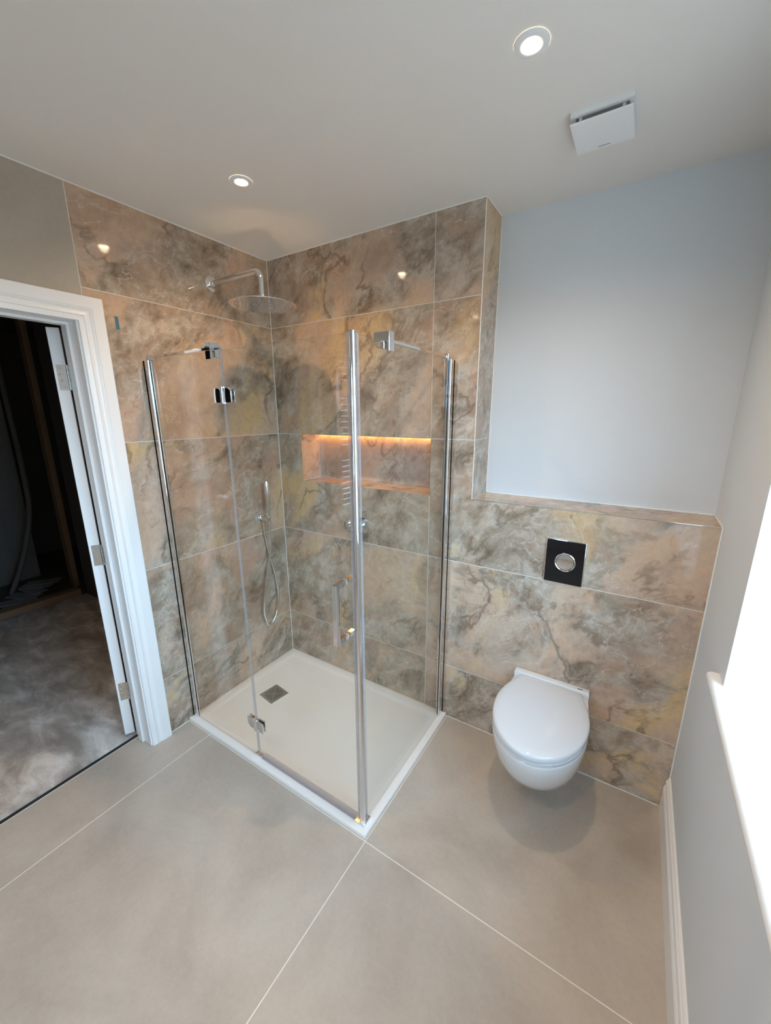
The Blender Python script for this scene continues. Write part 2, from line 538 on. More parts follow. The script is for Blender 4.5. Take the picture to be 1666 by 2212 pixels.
# back wall: tall boxed part with niche, low part with ledge
wb = MB()
wb.box((-TT, TT, -0.05), (XB - TT, 0.35, ZN - TT))
wb.box((-TT, TT, Z2 + TT), (XB - TT, 0.35, H))
wb.box((-TT, TT, ZN - TT), (XN - TT, 0.35, Z2 + TT))
wb.box((XJ + TT, TT, ZN - TT), (XB - TT, 0.35, Z2 + TT))
wb.box((XN - TT, DN + TT, ZN - TT), (XJ + TT, 0.35, Z2 + TT))
wb.box((XB - TT, TT, -0.05), (XR, 0.35, ZL - TT))
wb = wb.build('wall_back', M['grout']); struct(wb)
wu = MB().box((XB - TT, DB, ZL - TT), (XR, 0.35, H)).build('wall_upper', M['paint']); struct(wu)
for k, (a, b_) in enumerate(rows):
    z0 = a + G
    x0 = G
    if k == 2:   # the row that the niche is cut into
        o = MB().prism([(x0, z0), (XJ - G, z0), (XJ - G, ZN), (XN, ZN), (XN, b_ - G), (x0, b_ - G)], 1, 0.0, TT, 0.0006, 1).build('tile', M['marble'], wb)
        r = random.Random(52); o.color = (r.random(), r.random(), r.random(), 1)
        o = MB().prism([(XJ + G, z0), (XR - 0.003, z0), (XR - 0.003, ZL - 0.0015), (XB, ZL - 0.0015), (XB, b_ - G), (XJ + G, b_ - G)], 1, 0.0, TT, 0.0006, 1).build('tile', M['marble'], wb)
        r = random.Random(63); o.color = (r.random(), r.random(), r.random(), 1)
        continue
    tile(wb, M['marble'], (x0, 0.0, z0), (XJ - G, TT, b_ - G), seed=50 + k)
    xe = XR - 0.003 if k < 2 else XB - 0.001
    tile(wb, M['marble'], (XJ + G, 0.0, z0), (xe, TT, b_ - G), seed=60 + k)
# return of the boxing and the ledge top
for k, (a, b_) in enumerate([(ZL, Z2), (Z2, Z1), (Z1, H)]):
    tile(wb, M['marble'], (XB - TT, 0.002, a + G), (XB, DB - G, b_ - G), seed=70 + k)
tile(wb, M['marble'], (XB + G, 0.002, ZL - TT), (XR - 0.003, DB - G, ZL), seed=80)
# niche lining
tile(wb, M['marble'], (XN + 0.001, DN, ZN + 0.001), (XJ - 0.001, DN + TT, Z2), seed=91)
tile(wb, M['marble'], (XN - TT, 0.001, ZN + G), (XN, DN - G, Z2), seed=92)
tile(wb, M['marble'], (XJ, 0.001, ZN + G), (XJ + TT, DN - G, Z2), seed=93)
tile(wb, M['marble'], (XN + G, 0.001, ZN - TT), (XJ - G, DN - G, ZN), seed=94)
tile(wb, M['marble'], (XN + G, 0.001, Z2), (XJ - G, DN - G, Z2 + TT), seed=95)

# right wall with window opening
wr = MB()
T2 = 0.36
wr.box((XR, WY1, -0.05), (XR + T2, 0.35, H))
wr.box((XR, YB, -0.05), (XR + T2, WY0, H))
wr.box((XR, WY0, -0.05), (XR + T2, WY1, WZ0 - 0.028))
wr.box((XR, WY0, WZ1), (XR + T2, WY1, H))
wr = wr.build('wall_right', M['paint']); struct(wr)
# wall behind the camera
wf = MB()
wf.box((-WT, YB - 0.14, -0.05), (VX0, YB, H))
wf.box((VX1, YB - 0.14, -0.05), (XR + T2, YB, H))
wf.box((VX0, YB - 0.14, -0.05), (VX1, YB, VZ0))
wf.box((VX0, YB - 0.14, VZ1), (VX1, YB, H))
wf = wf.build('wall_front', M['paint']); struct(wf)

# silicone lines and edge trims
def strip(n, lo, hi, mat='caulk'):
    o = MB().box(lo, hi, 0.0008, 1).build('trim_%d' % n, M[mat]); struct(o); return o
cz = 0.0045
strip(1, (0.0002, YB, H - cz), (cz, -0.0045, H - 0.0002))
strip(2, (0.0002, -cz, H - cz), (XB + 0.003, -0.0002, H - 0.0002))
strip(3, (XB + 0.0002, 0.0, H - cz), (XB + cz, DB - 0.005, H - 0.0002))
strip(4, (0.0002, -0.0035, 0.02), (0.0035, -0.0002, H - cz - 0.001))
strip(5, (XB - 0.0012, -0.0022, ZL), (XB + 0.0022, 0.0012, H - cz - 0.001), 'caulk')
strip(6, (XB + 0.0022, -0.0022, ZL - 0.0014), (XR - 0.004, 0.0012, ZL + 0.0016), 'chrome')
strip(7, (XR - 0.005, -0.005, 0.12), (XR - 0.0003, -0.0004, ZL + 0.002))
strip(8, (XR - 0.005, 0.0018, ZL + 0.0002), (XR - 0.0003, DB - 0.004, ZL + 0.005))
strip(9, (XB + 0.004, DB - 0.005, ZL + 0.0002), (XR - 0.006, DB - 0.0003, ZL + 0.005))
strip(10, (XB + 0.0002, DB - 0.005, ZL + 0.005), (XB + 0.005, DB - 0.0003, H - cz - 0.001))
strip(11, (1.19, -0.004, 0.0002), (XR - 0.024, -0.0002, 0.004))
strip(12, (0.0002, -0.892, 0.0002), (0.004, -0.79, 0.004))

# skirting board along the window wall (moulded top)
sk_prof = [(0, 0), (-0.019, 0), (-0.019, 0.105), (-0.017, 0.109), (-0.0175, 0.116), (-0.014, 0.121), (-0.013, 0.130),
           (-0.0155, 0.137), (-0.013, 0.147), (-0.0085, 0.152), (-0.0085, 0.158), (-0.005, 0.162), (0, 0.162)]
sb = MB().prism([(XR + p[0], p[1] + 0.0005) for p in sk_prof], 1, YB + 0.001, -0.006).build('baseboard_right', M['gloss']); struct(sb)

# ------------------------------------------------------------------ window in the right wall
wn = empty('window_1', (XGLASS, (WY0 + WY1) / 2, WZ0)); struct(wn)
def wbox(name, lo, hi, mat='gloss', bv=0.003):
    return MB().box(lo, hi, bv, 2).build(name, M[mat], wn)
FW = 0.055
wbox('frame', (XGLASS - 0.03, WY0 + 0.001, WZ0), (XGLASS + 0.03, WY0 + FW, WZ1 - 0.001))
wbox('frame', (XGLASS - 0.03, WY1 - FW, WZ0), (XGLASS + 0.03, WY1 - 0.001, WZ1 - 0.001))
wbox('frame', (XGLASS - 0.03, WY0 + FW, WZ0), (XGLASS + 0.03, WY1 - FW, WZ0 + FW))
wbox('frame', (XGLASS - 0.03, WY0 + FW, WZ1 - FW), (XGLASS + 0.03, WY1 - FW, WZ1 - 0.001))
ym = (WY0 + WY1) / 2
wbox('mullion', (XGLASS - 0.03, ym - 0.035, WZ0 + FW), (XGLASS + 0.03, ym + 0.035, WZ1 - FW))
for q in (1, 2):
    zc = WZ0 + (WZ1 - WZ0) * q / 3
    wbox('glazing_bar', (XGLASS - 0.012, WY0 + FW, zc - 0.011), (XGLASS + 0.012, ym - 0.035, zc + 0.011))
    wbox('glazing_bar', (XGLASS - 0.012, ym + 0.035, zc - 0.011), (XGLASS + 0.012, WY1 - FW, zc + 0.011))
for (a, b_) in ((WY0 + FW, ym - 0.035), (ym + 0.035, WY1 - FW)):
    for q in range(3):
        z0 = WZ0 + FW if q == 0 else WZ0 + (WZ1 - WZ0) * q / 3 + 0.011
        z1 = WZ1 - FW if q == 2 else WZ0 + (WZ1 - WZ0) * (q + 1) / 3 - 0.011
        wbox('pane', (XGLASS - 0.003, a, z0), (XGLASS + 0.003, b_, z1), 'pane', 0)
w2 = empty('added_window', ((VX0 + VX1) / 2, YGLASS, VZ0)); struct(w2)  # unseen, added as the source of the rail's bright lines
for lo, hi in (((VX0 + 0.001, VZ0 + 0.001), (VX0 + FW, VZ1 - 0.001)), ((VX1 - FW, VZ0 + 0.001), (VX1 - 0.001, VZ1 - 0.001)),
               ((VX0 + FW, VZ0 + 0.001), (VX1 - FW, VZ0 + FW)), ((VX0 + FW, VZ1 - FW), (VX1 - FW, VZ1 - 0.001))):
    MB().box((lo[0], YGLASS - 0.03, lo[1]), (hi[0], YGLASS + 0.03, hi[1]), 0.003, 2).build('frame', M['gloss'], w2)
MB().box((VX0 + FW, YGLASS - 0.003, VZ0 + FW), (VX1 - FW, YGLASS + 0.003, VZ1 - FW)).build('pane', M['pane'], w2)
# sill board with bullnose and horn
SX = XR - 0.030
prof = [(XR + 0.25, WZ0 - 0.028), (XR + 0.25, WZ0)]
for k in range(9):
    a = math.pi / 2 + math.pi * k / 8
    prof.append((SX + 0.014 + 0.014 * math.cos(a), WZ0 - 0.014 + 0.014 * math.sin(a)))
mb = MB().prism(prof, 1, WY0 + 0.0005, WY1 - 0.0005)
prof2 = [(XR - 0.0003, WZ0 - 0.028), (XR - 0.0003, WZ0)] + prof[2:]
mb.prism(prof2, 1, WY1 - 0.0005, -0.368)
sill = mb.build('sill', M['gloss'], wn, smooth=True)

# ------------------------------------------------------------------ door frame and open door
dr = empty('door_1', (0, (DY0 + DY1) / 2, 0)); struct(dr)
ap = [(0, 0.0004), (0, 0.017), (0.002, 0.019), (0.042, 0.019), (0.0435, 0.0165), (0.047, 0.0165), (0.0485, 0.0150), (0.053, 0.0118),
      (0.060, 0.0105), (0.067, 0.0120), (0.072, 0.0150), (0.0735, 0.0125), (0.080, 0.0115), (0.0905, 0.0105), (0.092, 0.0085), (0.092, 0.0004)]
YO, ZO = -0.894, 2.082
def arch_leg(sign, yo):
    mb = MB()
    rings = [[(t, yo + sign * w_, 0.0005) for (w_, t) in ap], [(t, yo + sign * w_, ZO - w_) for (w_, t) in ap]]
    mb.loft(rings)
    return mb.build('architrave', M['gloss'], dr)
arch_leg(-1, YO)
YO2 = DY0 - (YO - DY1)
arch_leg(1, YO2)
mb = MB()
mb.loft([[(t, YO - w_, ZO - w_) for (w_, t) in ap], [(t, YO2 + w_, ZO - w_) for (w_, t) in ap]])
mb.build('architrave', M['gloss'], dr)
# lining
LX0, LX1 = -WT - 0.016, 0.0003
for (a, b_) in ((DY1, DY1 + 0.028), (DY0 - 0.028, DY0)):
    MB().box((LX0, a, 0.0005), (LX1, b_, DZ + 0.028), 0.001, 1).build('lining', M['gloss'], dr)
MB().box((LX0, DY0, DZ), (LX1, DY1, DZ + 0.028), 0.001, 1).build('lining', M['gloss'], dr)
# stops
SX0, SX1 = -0.099, -0.060
MB().box((SX0, DY1 - 0.0125, 0.0005), (SX1, DY1 - 0.0002, DZ - 0.0125), 0.002, 2).build('door_stop', M['gloss'], dr)
MB().box((SX0, DY0 + 0.0002, 0.0005), (SX1, DY0 + 0.0125, DZ - 0.0125), 0.002, 2).build('door_stop', M['gloss'], dr)
MB().box((SX0, DY0, DZ - 0.0125), (SX1, DY1, DZ - 0.0002), 0.002, 2).build('door_stop', M['gloss'], dr)
# door leaf, swung 119 degrees open into the hall, seen edge-on
ang = math.radians(29)
PV = Vector((-0.153, -0.9945, 0))       # near corner of the leaf
ldir = Vector((-math.cos(ang), math.sin(ang), 0)); edir = Vector((-math.sin(ang), -math.cos(ang), 0))
Ml = Matrix(((ldir.x, edir.x, 0, PV.x), (ldir.y, edir.y, 0, PV.y), (0, 0, 1, 0), (0, 0, 0, 1)))
leaf = MB().box((0, 0, 0.012), (0.78, 0.044, 1.980), 0.0015, 1, Ml).build('door_leaf', M['gloss'], dr)
for (zc, hm) in ((1.786, 'hinge_steel'), (1.002, 'hinge_steel'), (0.269, 'hinge_steel')):
    mb = MB()
    mb.box((-0.0018, 0.002, zc - 0.05), (0.0, 0.034, zc + 0.05), 0.0004, 1, Ml)
    for sy, sz in ((0.020, 0.036), (0.026, 0.013), (0.022, -0.012), (0.014, -0.038)):
        mb.lathe([(0, 0.0028), (0.0028, 0.0028), (0.0042, 0.0016), (0.0042, 0.0)], Ml @ Vector((0, sy, zc + sz)), -ldir, 12)
    kp = Ml @ Vector((-0.004, -0.004, 0))
    for q in range(5):
        z0 = zc - 0.05 + q * 0.02
        mb.tube([(kp.x, kp.y, z0 + 0.0006), (kp.x, kp.y, z0 + 0.0194)], 0.0052, 12)
    mb.box((-WT - 0.014, DY1 - 0.0012, zc - 0.05), (-0.105, DY1 + 0.0002, zc + 0.05))
    h = mb.build('hinge', M[hm], leaf, smooth=True)
    h['label'] = 'satin steel butt hinge with screws'

# ------------------------------------------------------------------ hall beyond the doorway
cp = MB().box((-2.33, -2.595, -0.03), (-WT - 0.026, -0.365, 0.002)).build('carpet', M['carpet'])
tag(cp, 'mottled grey-beige plush carpet in the dark room beyond the doorway', 'carpet')
tb = MB().box((-WT - 0.0255, DY0, -0.02), (-WT + 0.0055, DY1, -0.006)).build('shaded_gap_strip', M['dark'])  # fills the gap before the carpet, its shade put into the colour
tag(tb, 'narrow strip painted dark for the shaded gap between the floor tiles and the carpet', 'threshold gap')
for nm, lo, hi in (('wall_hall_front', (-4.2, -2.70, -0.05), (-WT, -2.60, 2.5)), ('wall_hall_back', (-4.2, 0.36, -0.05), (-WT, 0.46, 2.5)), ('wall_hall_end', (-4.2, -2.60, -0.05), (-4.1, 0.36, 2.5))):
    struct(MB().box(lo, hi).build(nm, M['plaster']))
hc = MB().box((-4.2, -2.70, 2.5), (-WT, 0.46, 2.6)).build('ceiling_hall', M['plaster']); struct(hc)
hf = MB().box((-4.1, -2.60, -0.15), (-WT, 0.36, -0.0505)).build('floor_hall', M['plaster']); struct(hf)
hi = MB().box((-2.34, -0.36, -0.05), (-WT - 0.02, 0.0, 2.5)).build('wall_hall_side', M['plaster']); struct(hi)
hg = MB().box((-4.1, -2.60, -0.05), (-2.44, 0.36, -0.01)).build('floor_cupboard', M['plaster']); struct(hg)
# timber stud frame with a low cross plate
def timber(name, lo, hi, label):
    o = MB().box(lo, hi, 0.003, 1).build(name, M['timber']); tag(o, label, 'timber'); return o
timber('sole_plate', (-2.43, -0.975, -0.05), (-2.34, -0.40, 0.055), 'low timber plate across the far edge of the carpet')
timber('stud', (-2.43, -1.02, -0.05), (-2.34, -0.976, 2.5), 'upright timber stud rising at the end of the low plate')
timber('stud', (-2.70, -0.36, -0.01), (-2.61, -0.315, 2.5), 'tall upright timber stud in the dark cupboard behind the low plate')
# boards leaning on the cupboard's end wall
for k, (y0, y1, dx, hgt) in enumerate(((-0.82, -0.62, 0.0, 2.3), (-0.62, -0.42, 0.03, 2.2), (-1.35, -0.82, 0.045, 2.1))):
    o = MB().box((-3.25 - dx, y0 + 0.002, -0.01), (-3.225 - dx, y1 - 0.002, hgt), 0.002, 1).build('board', M['board'])
    tag(o, ('narrow upright grey board behind the bent pipe', 'upright grey board next to the tall stud', 'wide upright grey board deepest in the cupboard')[k], 'board')
# grey conduit rising in a bend
def catmull(pts, n=8):
    P = [Vector(p) for p in pts]; P = [P[0] * 2 - P[1]] + P + [P[-1] * 2 - P[-2]]
    out = []
    for i in range(1, len(P) - 2):
        for k in range(n):
            t = k / n
            out.append(0.5 * ((2 * P[i]) + (-P[i - 1] + P[i + 1]) * t + (2 * P[i - 1] - 5 * P[i] + 4 * P[i + 1] - P[i + 2]) * t * t + (-P[i - 1] + 3 * P[i] - 3 * P[i + 1] + P[i + 2]) * t ** 3))
    out.append(P[-2]); return out
o = MB().tube(catmull([(-2.9, -0.755, 0.0), (-2.9, -0.66, 0.20), (-2.9, -0.575, 0.43), (-2.9, -0.49, 0.77), (-2.9, -0.472, 1.2), (-2.9, -0.478, 1.93), (-2.9, -0.48, 2.45)], 8), 0.022, 12).build('conduit_pipe', M['conduit'], smooth=True)
tag(o, 'bent grey pipe rising inside the dark cupboard', 'pipe')
for k in range(6):
    x = -2.60 - 0.05 * k + random.uniform(-0.04, 0.02); y = -0.84 + 0.065 * k + random.uniform(-0.03, 0.03)
    mr = Matrix.Translation((x, y, 0.001 + 0.009 * k)) @ Matrix.Rotation(random.uniform(0, 3), 4, 'Z')
    o = MB().box((-0.13, -0.06, -0.004), (0.13, 0.06, 0.0035), 0, 1, mr).build('board_offcut', M['debris'])
    tag(o, 'grey sheet offcut in the loose pile on the cupboard floor', 'offcut', 'loose offcuts on the cupboard floor')

# ------------------------------------------------------------------ shower tray
XT, YT, ZT = 1.182, -0.786, 0.018
tr = empty('shower_tray', (XT / 2, YT / 2, 0))
tag(tr, 'low white cast-stone shower tray in the marble corner', 'shower tray')
mb = MB()
def ring(inset, z, rad, n=6):
    x0, x1, y0, y1 = 0.0008 + inset, XT - inset, YT + inset, -0.0008 - inset
    out = []
    for cx, cy, a0 in ((x1 - rad, y1 - rad, 0), (x0 + rad, y1 - rad, 90), (x0 + rad, y0 + rad, 180), (x1 - rad, y0 + rad, 270)):
        for k in range(n + 1):
            a = math.radians(a0 + 90 * k / n)
            out.append((cx + rad * math.cos(a), cy + rad * math.sin(a), z))
    return out
mb.loft([ring(0, 0.0005, 0.004), ring(0, ZT - 0.003, 0.004), ring(0.001, ZT - 0.001, 0.004), ring(0.003, ZT, 0.004), ring(0.050, ZT, 0.012),
         ring(0.056, ZT - 0.0015, 0.014), ring(0.066, ZT - 0.0042, 0.016), ring(0.074, ZT - 0.0050, 0.018)])
mb.build('tray_body', M['tray'], tr, smooth=True, angle=30)
# drain grate
DC = Vector((0.2485, -0.403)); DR = math.radians(-8); DS = 0.060
zt = ZT - 0.0050
slots = []
for s, ln in ((0.040, 0.033), (0.029, 0.023), (0.018, 0.012)):
    hw = 0.0019
    slots += [(-ln, ln, s - hw, s + hw), (-ln, ln, -s - hw, -s + hw), (s - hw, s + hw, -ln, ln), (-s - hw, -s + hw, -ln, ln)]
cu = sorted({-DS, DS} | {round(v, 5) for q in slots for v in q[:2]} ); cv = sorted({-DS, DS} | {round(v, 5) for q in slots for v in q[2:]})
def drot(u, v, z):
    return (DC.x + u * math.cos(DR) - v * math.sin(DR), DC.y + u * math.sin(DR) + v * math.cos(DR), z)
mb = MB()
vid = {}
def gv(u, v, z):
    k = (round(u, 5), round(v, 5), z)
    if k not in vid: vid[k] = mb.bm.verts.new(drot(u, v, z))
    return vid[k]
def in_slot(u, v): return any(a < u < b and c < v < d for a, b, c, d in slots)
top, bot = zt + 0.0030, zt + 0.0004
for i in range(len(cu) - 1):
    for j in range(len(cv) - 1):
        u0, u1, v0, v1 = cu[i], cu[i + 1], cv[j], cv[j + 1]
        if in_slot((u0 + u1) / 2, (v0 + v1) / 2):
            for (pa, pb, qu, qv) in (((u0, v0), (u1, v0), (u0 + u1) / 2, v0 - 1e-4), ((u1, v0), (u1, v1), u1 + 1e-4, (v0 + v1) / 2), ((u1, v1), (u0, v1), (u0 + u1) / 2, v1 + 1e-4), ((u0, v1), (u0, v0), u0 - 1e-4, (v0 + v1) / 2)):
                if not in_slot(qu, qv):
                    mb.bm.faces.new((gv(*pa, top), gv(*pb, top), gv(*pb, bot), gv(*pa, bot)))
            continue
        mb.bm.faces.new((gv(u0, v0, top), gv(u1, v0, top), gv(u1, v1, top), gv(u0, v1, top)))
for (ua, va, ub, vb) in ((-DS, -DS, DS, -DS), (DS, -DS, DS, DS), (DS, DS, -DS, DS), (-DS, DS, -DS, -DS)):
    n = 1
    mb.bm.faces.new([mb.bm.verts.new(drot(*p)) for p in ((ua, va, top), (ub, vb, top), (ub, vb, bot - 0.0003), (ua, va, bot - 0.0003))])
dg = mb.build('drain_grate', M['steel'], tr)
dg['label'] = 'square brushed steel drain grate with concentric slots'
MB().box((-DS + 0.006, -DS + 0.006, 0), (DS - 0.006, DS - 0.006, 0.0003), 0, 1, Matrix.Translation((DC.x, DC.y, zt + 0.0001)) @ Matrix.Rotation(DR, 4, 'Z')).build('drain_shade', M['dark'], dg)  # flat dark sheet, the shade below the slots put into its colour

# ------------------------------------------------------------------ shower enclosure
YG, XG, ZG = -0.750, 1.148, 1.868
en = empty('shower_enclosure', (XG / 2, YG / 2, ZT))
tag(en, 'frameless glass corner shower enclosure with chrome fittings on the white tray', 'shower enclosure')
GT = 0.004
XH = 0.531
fp = MB().box((0.030, YG - GT, ZT + 0.001), (XH - 0.004, YG + GT, ZG), 0.0005, 1).build('fixed_panel', M['glass'], en)
dp = MB().box((XH + 0.004, YG - GT, ZT + 0.020), (XG - 0.018, YG + GT, ZG), 0.0005, 1).build('door_panel', M['glass'], en)
sp = MB().box((XG - GT, YG + 0.012, ZT + 0.001), (XG + GT, -0.020, ZG), 0.0005, 1).build('side_panel', M['glass'], en)
# chrome wall channels (front panel to left wall, side panel to back wall)
def uchan(along_x):
    mb = MB()
    if along_x:
        mb.box((0.0004, YG - 0.0105, ZT + 0.0008), (0.036, YG - 0.0048, ZG - 0.002), 0.0008, 1)
        mb.box((0.0004, YG + 0.0048, ZT + 0.0008), (0.036, YG + 0.0105, ZG - 0.002), 0.0008, 1)
        mb.box((0.0004, YG - 0.0105, ZT + 0.0008), (0.012, YG + 0.0105, ZG - 0.002))
    else:
        mb.box((XG - 0.0105, -0.044, ZT + 0.0008), (XG - 0.0048, -0.0004, ZG - 0.002), 0.0008, 1)
        mb.box((XG + 0.0048, -0.044, ZT + 0.0008), (XG + 0.0105, -0.0004, ZG - 0.002), 0.0008, 1)
        mb.box((XG - 0.0105, -0.012, ZT + 0.0008), (XG + 0.0105, -0.0004, ZG - 0.002))
    return mb.build('wall_channel', M['chrome'], en)
uchan(True); uchan(False)
# pale sealing beads on the channel edges
MB().tube([(0.040, YG - 0.008, ZT + 0.001), (0.040, YG - 0.008, ZG - 0.003)], 0.0035, 8).build('channel_bead', M['chrome'], en, smooth=True)
MB().tube([(XG + 0.0075, -0.048, ZT + 0.001), (XG + 0.0075, -0.048, ZG - 0.003)], 0.0035, 8).build('channel_bead', M['chrome'], en, smooth=True)
# hinge-side seal between fixed panel and door
MB().tube([(XH, YG, ZT + 0.02), (XH, YG, ZG - 0.002)], 0.0062, 10).build('hinge_seal', M['seal'], en, smooth=True)
# corner post: round-fronted chrome profile with plastic magnet seals
mb = MB()
PX, PY = XG + 0.002, YG - 0.002
mb.tube([(PX, PY, ZT + 0.010), (PX, PY, ZG + 0.004)], 0.0105, 24)
po = mb.build('corner_post', M['chrome'], en, smooth=True)
MB().box((XG - 0.019, YG - 0.007, ZT + 0.022), (XG - 0.0105, YG + 0.009, ZG), 0.002, 2).build('magnet_seal', M['seal'], en)
MB().box((XG - 0.007, YG + 0.010, ZT + 0.003), (XG + 0.0105, YG + 0.021, ZG), 0.002, 2).build('magnet_seal', M['seal'], en)
# corner foot and pivot foot
mb = MB().box((XG - 0.034, YG - 0.013, ZT + 0.0005), (XG + 0.014, YG + 0.011, ZT + 0.011), 0.001, 1)
mb.box((XG - 0.011, YG + 0.011, ZT + 0.0005), (XG + 0.014, YG + 0.036, ZT + 0.011), 0.001, 1)
mb.build('corner_foot', M['chrome'], en)
MB().box((XH - 0.022, YG - 0.011, ZT + 0.0005), (XH + 0.026, YG + 0.011, ZT + 0.014), 0.0015, 2).build('pivot_foot', M['chrome'], en)
# door drip seal and threshold strip
MB().box((XH + 0.027, YG - 0.0045, ZT + 0.0105), (XG - 0.035, YG + 0.017, ZT + 0.0200), 0.002, 2).build('drip_seal', M['seal'], dp)
MB().box((XH + 0.027, YG - 0.007, ZT + 0.0004), (XG - 0.035, YG + 0.004, ZT + 0.0075), 0.002, 2).build('threshold_strip', M['seal'], en)
# hinges with a rounded barrel and two plates, clamped on the glass from both sides
for zc in (1.706, 0.206):
    mb = MB()
    for s in (-1, 1):
        mb.box((XH - 0.052, YG + s * 0.0043 if s > 0 else YG - 0.0105, zc - 0.027), (XH - 0.009, YG + 0.0105 if s > 0 else YG - 0.0043, zc + 0.027), 0.0012, 2)
        mb.box((XH + 0.009, YG + s * 0.0043 if s > 0 else YG - 0.0105, zc - 0.027), (XH + 0.053, YG + 0.0105 if s > 0 else YG - 0.0043, zc + 0.027), 0.0012, 2)
    mb.tube([(XH, YG - 0.004, zc - 0.031), (XH, YG - 0.004, zc + 0.031)], 0.0115, 20)
    hg_ = mb.build('hinge', M['chrome'], dp, smooth=True)
    hg_['label'] = 'polished chrome glass hinge'
# square D handle
HX = 1.098
mb = MB()
z0, z1 = 0.850, 1.078
yo = YG - 0.050
mb.box((HX - 0.009, yo - 0.018, z0), (HX + 0.009, yo, z1), 0.001, 1)
for zz in (z0, z1 - 0.018):
    mb.box((HX - 0.009, yo - 0.0005, zz), (HX + 0.009, YG - 0.0072, zz + 0.018), 0.001, 1)
    mb.box((HX - 0.009, YG + 0.0072, zz), (HX + 0.009, YG + 0.036, zz + 0.018), 0.001, 1)
hd = mb.build('handle', M['chrome'], dp)
hd['label'] = 'square chrome bar handle'
for zz in (z0, z1 - 0.018):
    MB().box((HX - 0.008, YG - 0.0070, zz + 0.001), (HX + 0.008, YG - 0.0042, zz + 0.017)).build('washer', M['plastic'], hd)
# support bars at the top
def bar(p, q, name='support_bar'):
    mb = MB()
    p = Vector(p); q = Vector(q); d = (q - p).normalized(); s = Vector((0, 0, 1)).cross(d)
    Mx = Matrix(((d.x, s.x, 0, p.x), (d.y, s.y, 0, p.y), (d.z, s.z, 1, p.z), (0, 0, 0, 1)))
    mb.box((0, -0.005, -0.006), ((q - p).length, 0.005, 0.006), 0.001, 1, Mx)
    return mb.build(name, M['chrome'], en)
sb1 = bar((0.0165, -0.728, 1.882), (0.462, -0.735, 1.882))
MB().box((0.0004, -0.742, 1.871), (0.016, -0.716, 1.893), 0.001, 1).build('flange', M['chrome'], sb1)
mb = MB()
mb.box((0.462, YG - 0.016, 1.869), (0.492, -0.722, 1.898), 0.0012, 1)
mb.box((0.462, YG - 0.016, 1.838), (0.492, YG - 0.0045, 1.869), 0.0012, 1)
mb.box((0.462, YG + 0.0045, 1.846), (0.492, -0.722, 1.869), 0.0012, 1)
mb.box((0.492, YG - 0.006, 1.8695), (0.540, YG + 0.006, 1.8795), 0.001, 1)
mb.build('clamp', M['chrome'], sb1)
sb2 = bar((1.118, -0.0165, 1.882), (1.118, -0.535, 1.882))
MB().box((1.105, -0.016, 1.871), (1.131, -0.0004, 1.893), 0.001, 1).build('flange', M['chrome'], sb2)
mb = MB()
mb.box((1.102, -0.568, 1.869), (XG + 0.016, -0.536, 1.900), 0.0012, 1)
mb.box((XG + 0.0045, -0.568, 1.838), (XG + 0.016, -0.536, 1.869), 0.0012, 1)
mb.box((1.128, -0.568, 1.846), (XG - 0.0045, -0.536, 1.869), 0.0012, 1)
mb.build('clamp', M['chrome'], sb2)

# ------------------------------------------------------------------ shower head on wall arm
SY = -0.376
sh = empty('rain_shower', (0, SY, 2.262))
tag(sh, 'round chrome rain shower head on a wall arm', 'shower head')
MB().lathe([(0, 0.013), (0.026, 0.013), (0.036, 0.009), (0.038, 0.001), (0.038, 0.0003)], (0, SY, 2.262), (1, 0, 0), 32).build('wall_flange', M['chrome'], sh, smooth=True)
pts = [(0.010, SY, 2.262), (0.33, SY, 2.262)]
for k in range(1, 9):
    a = math.pi / 2 * k / 8
    pts.append((0.325 + 0.040 * math.sin(a), SY, 2.222 + 0.040 * math.cos(a)))
pts.append((0.365, SY, 2.150))
MB().tube(pts, 0.0135, 18).build('arm', M['chrome'], sh, smooth=True)
MB().lathe([(0, 2.160), (0.0150, 2.160), (0.0150, 2.128), (0.018, 2.126), (0, 2.1255)], (0.365, SY, 0), (0, 0, 1), 20).build('swivel', M['chrome'], sh, smooth=True)
hz = 2.118
hd_ = MB().lathe([(0, hz + 0.0040), (0.02, hz + 0.0040), (0.140, hz + 0.0030), (0.1495, hz + 0.0018), (0.150, hz), (0.1490, hz - 0.0008), (0, hz - 0.0008)], (0.365, SY, 0), (0, 0, 1), 72).build('rose', M['chrome_head'], sh, smooth=True)
MB().lathe([(0, hz - 0.0009), (0.1485, hz - 0.0009), (0.1480, hz - 0.0016), (0, hz - 0.0016)], (0.365, SY, 0), (0, 0, 1), 72).build('spray_face', M['chrome'], hd_, smooth=True)
mb = MB()
for rr in range(1, 9):
    R_ = 0.0155 * rr
    n = 6 * rr
    for k in range(n):
        a = 2 * math.pi * (k + 0.5 * (rr % 2)) / n
        mb.lathe([(0.0021, hz - 0.0012), (0.0019, hz - 0.0042), (0, hz - 0.0046)], (0.365 + R_ * math.cos(a), SY + R_ * math.sin(a), 0), (0, 0, 1), 6)
nz = mb.build('nozzles', M['grey_plastic'], hd_, smooth=True); nz['kind'] = 'stuff'

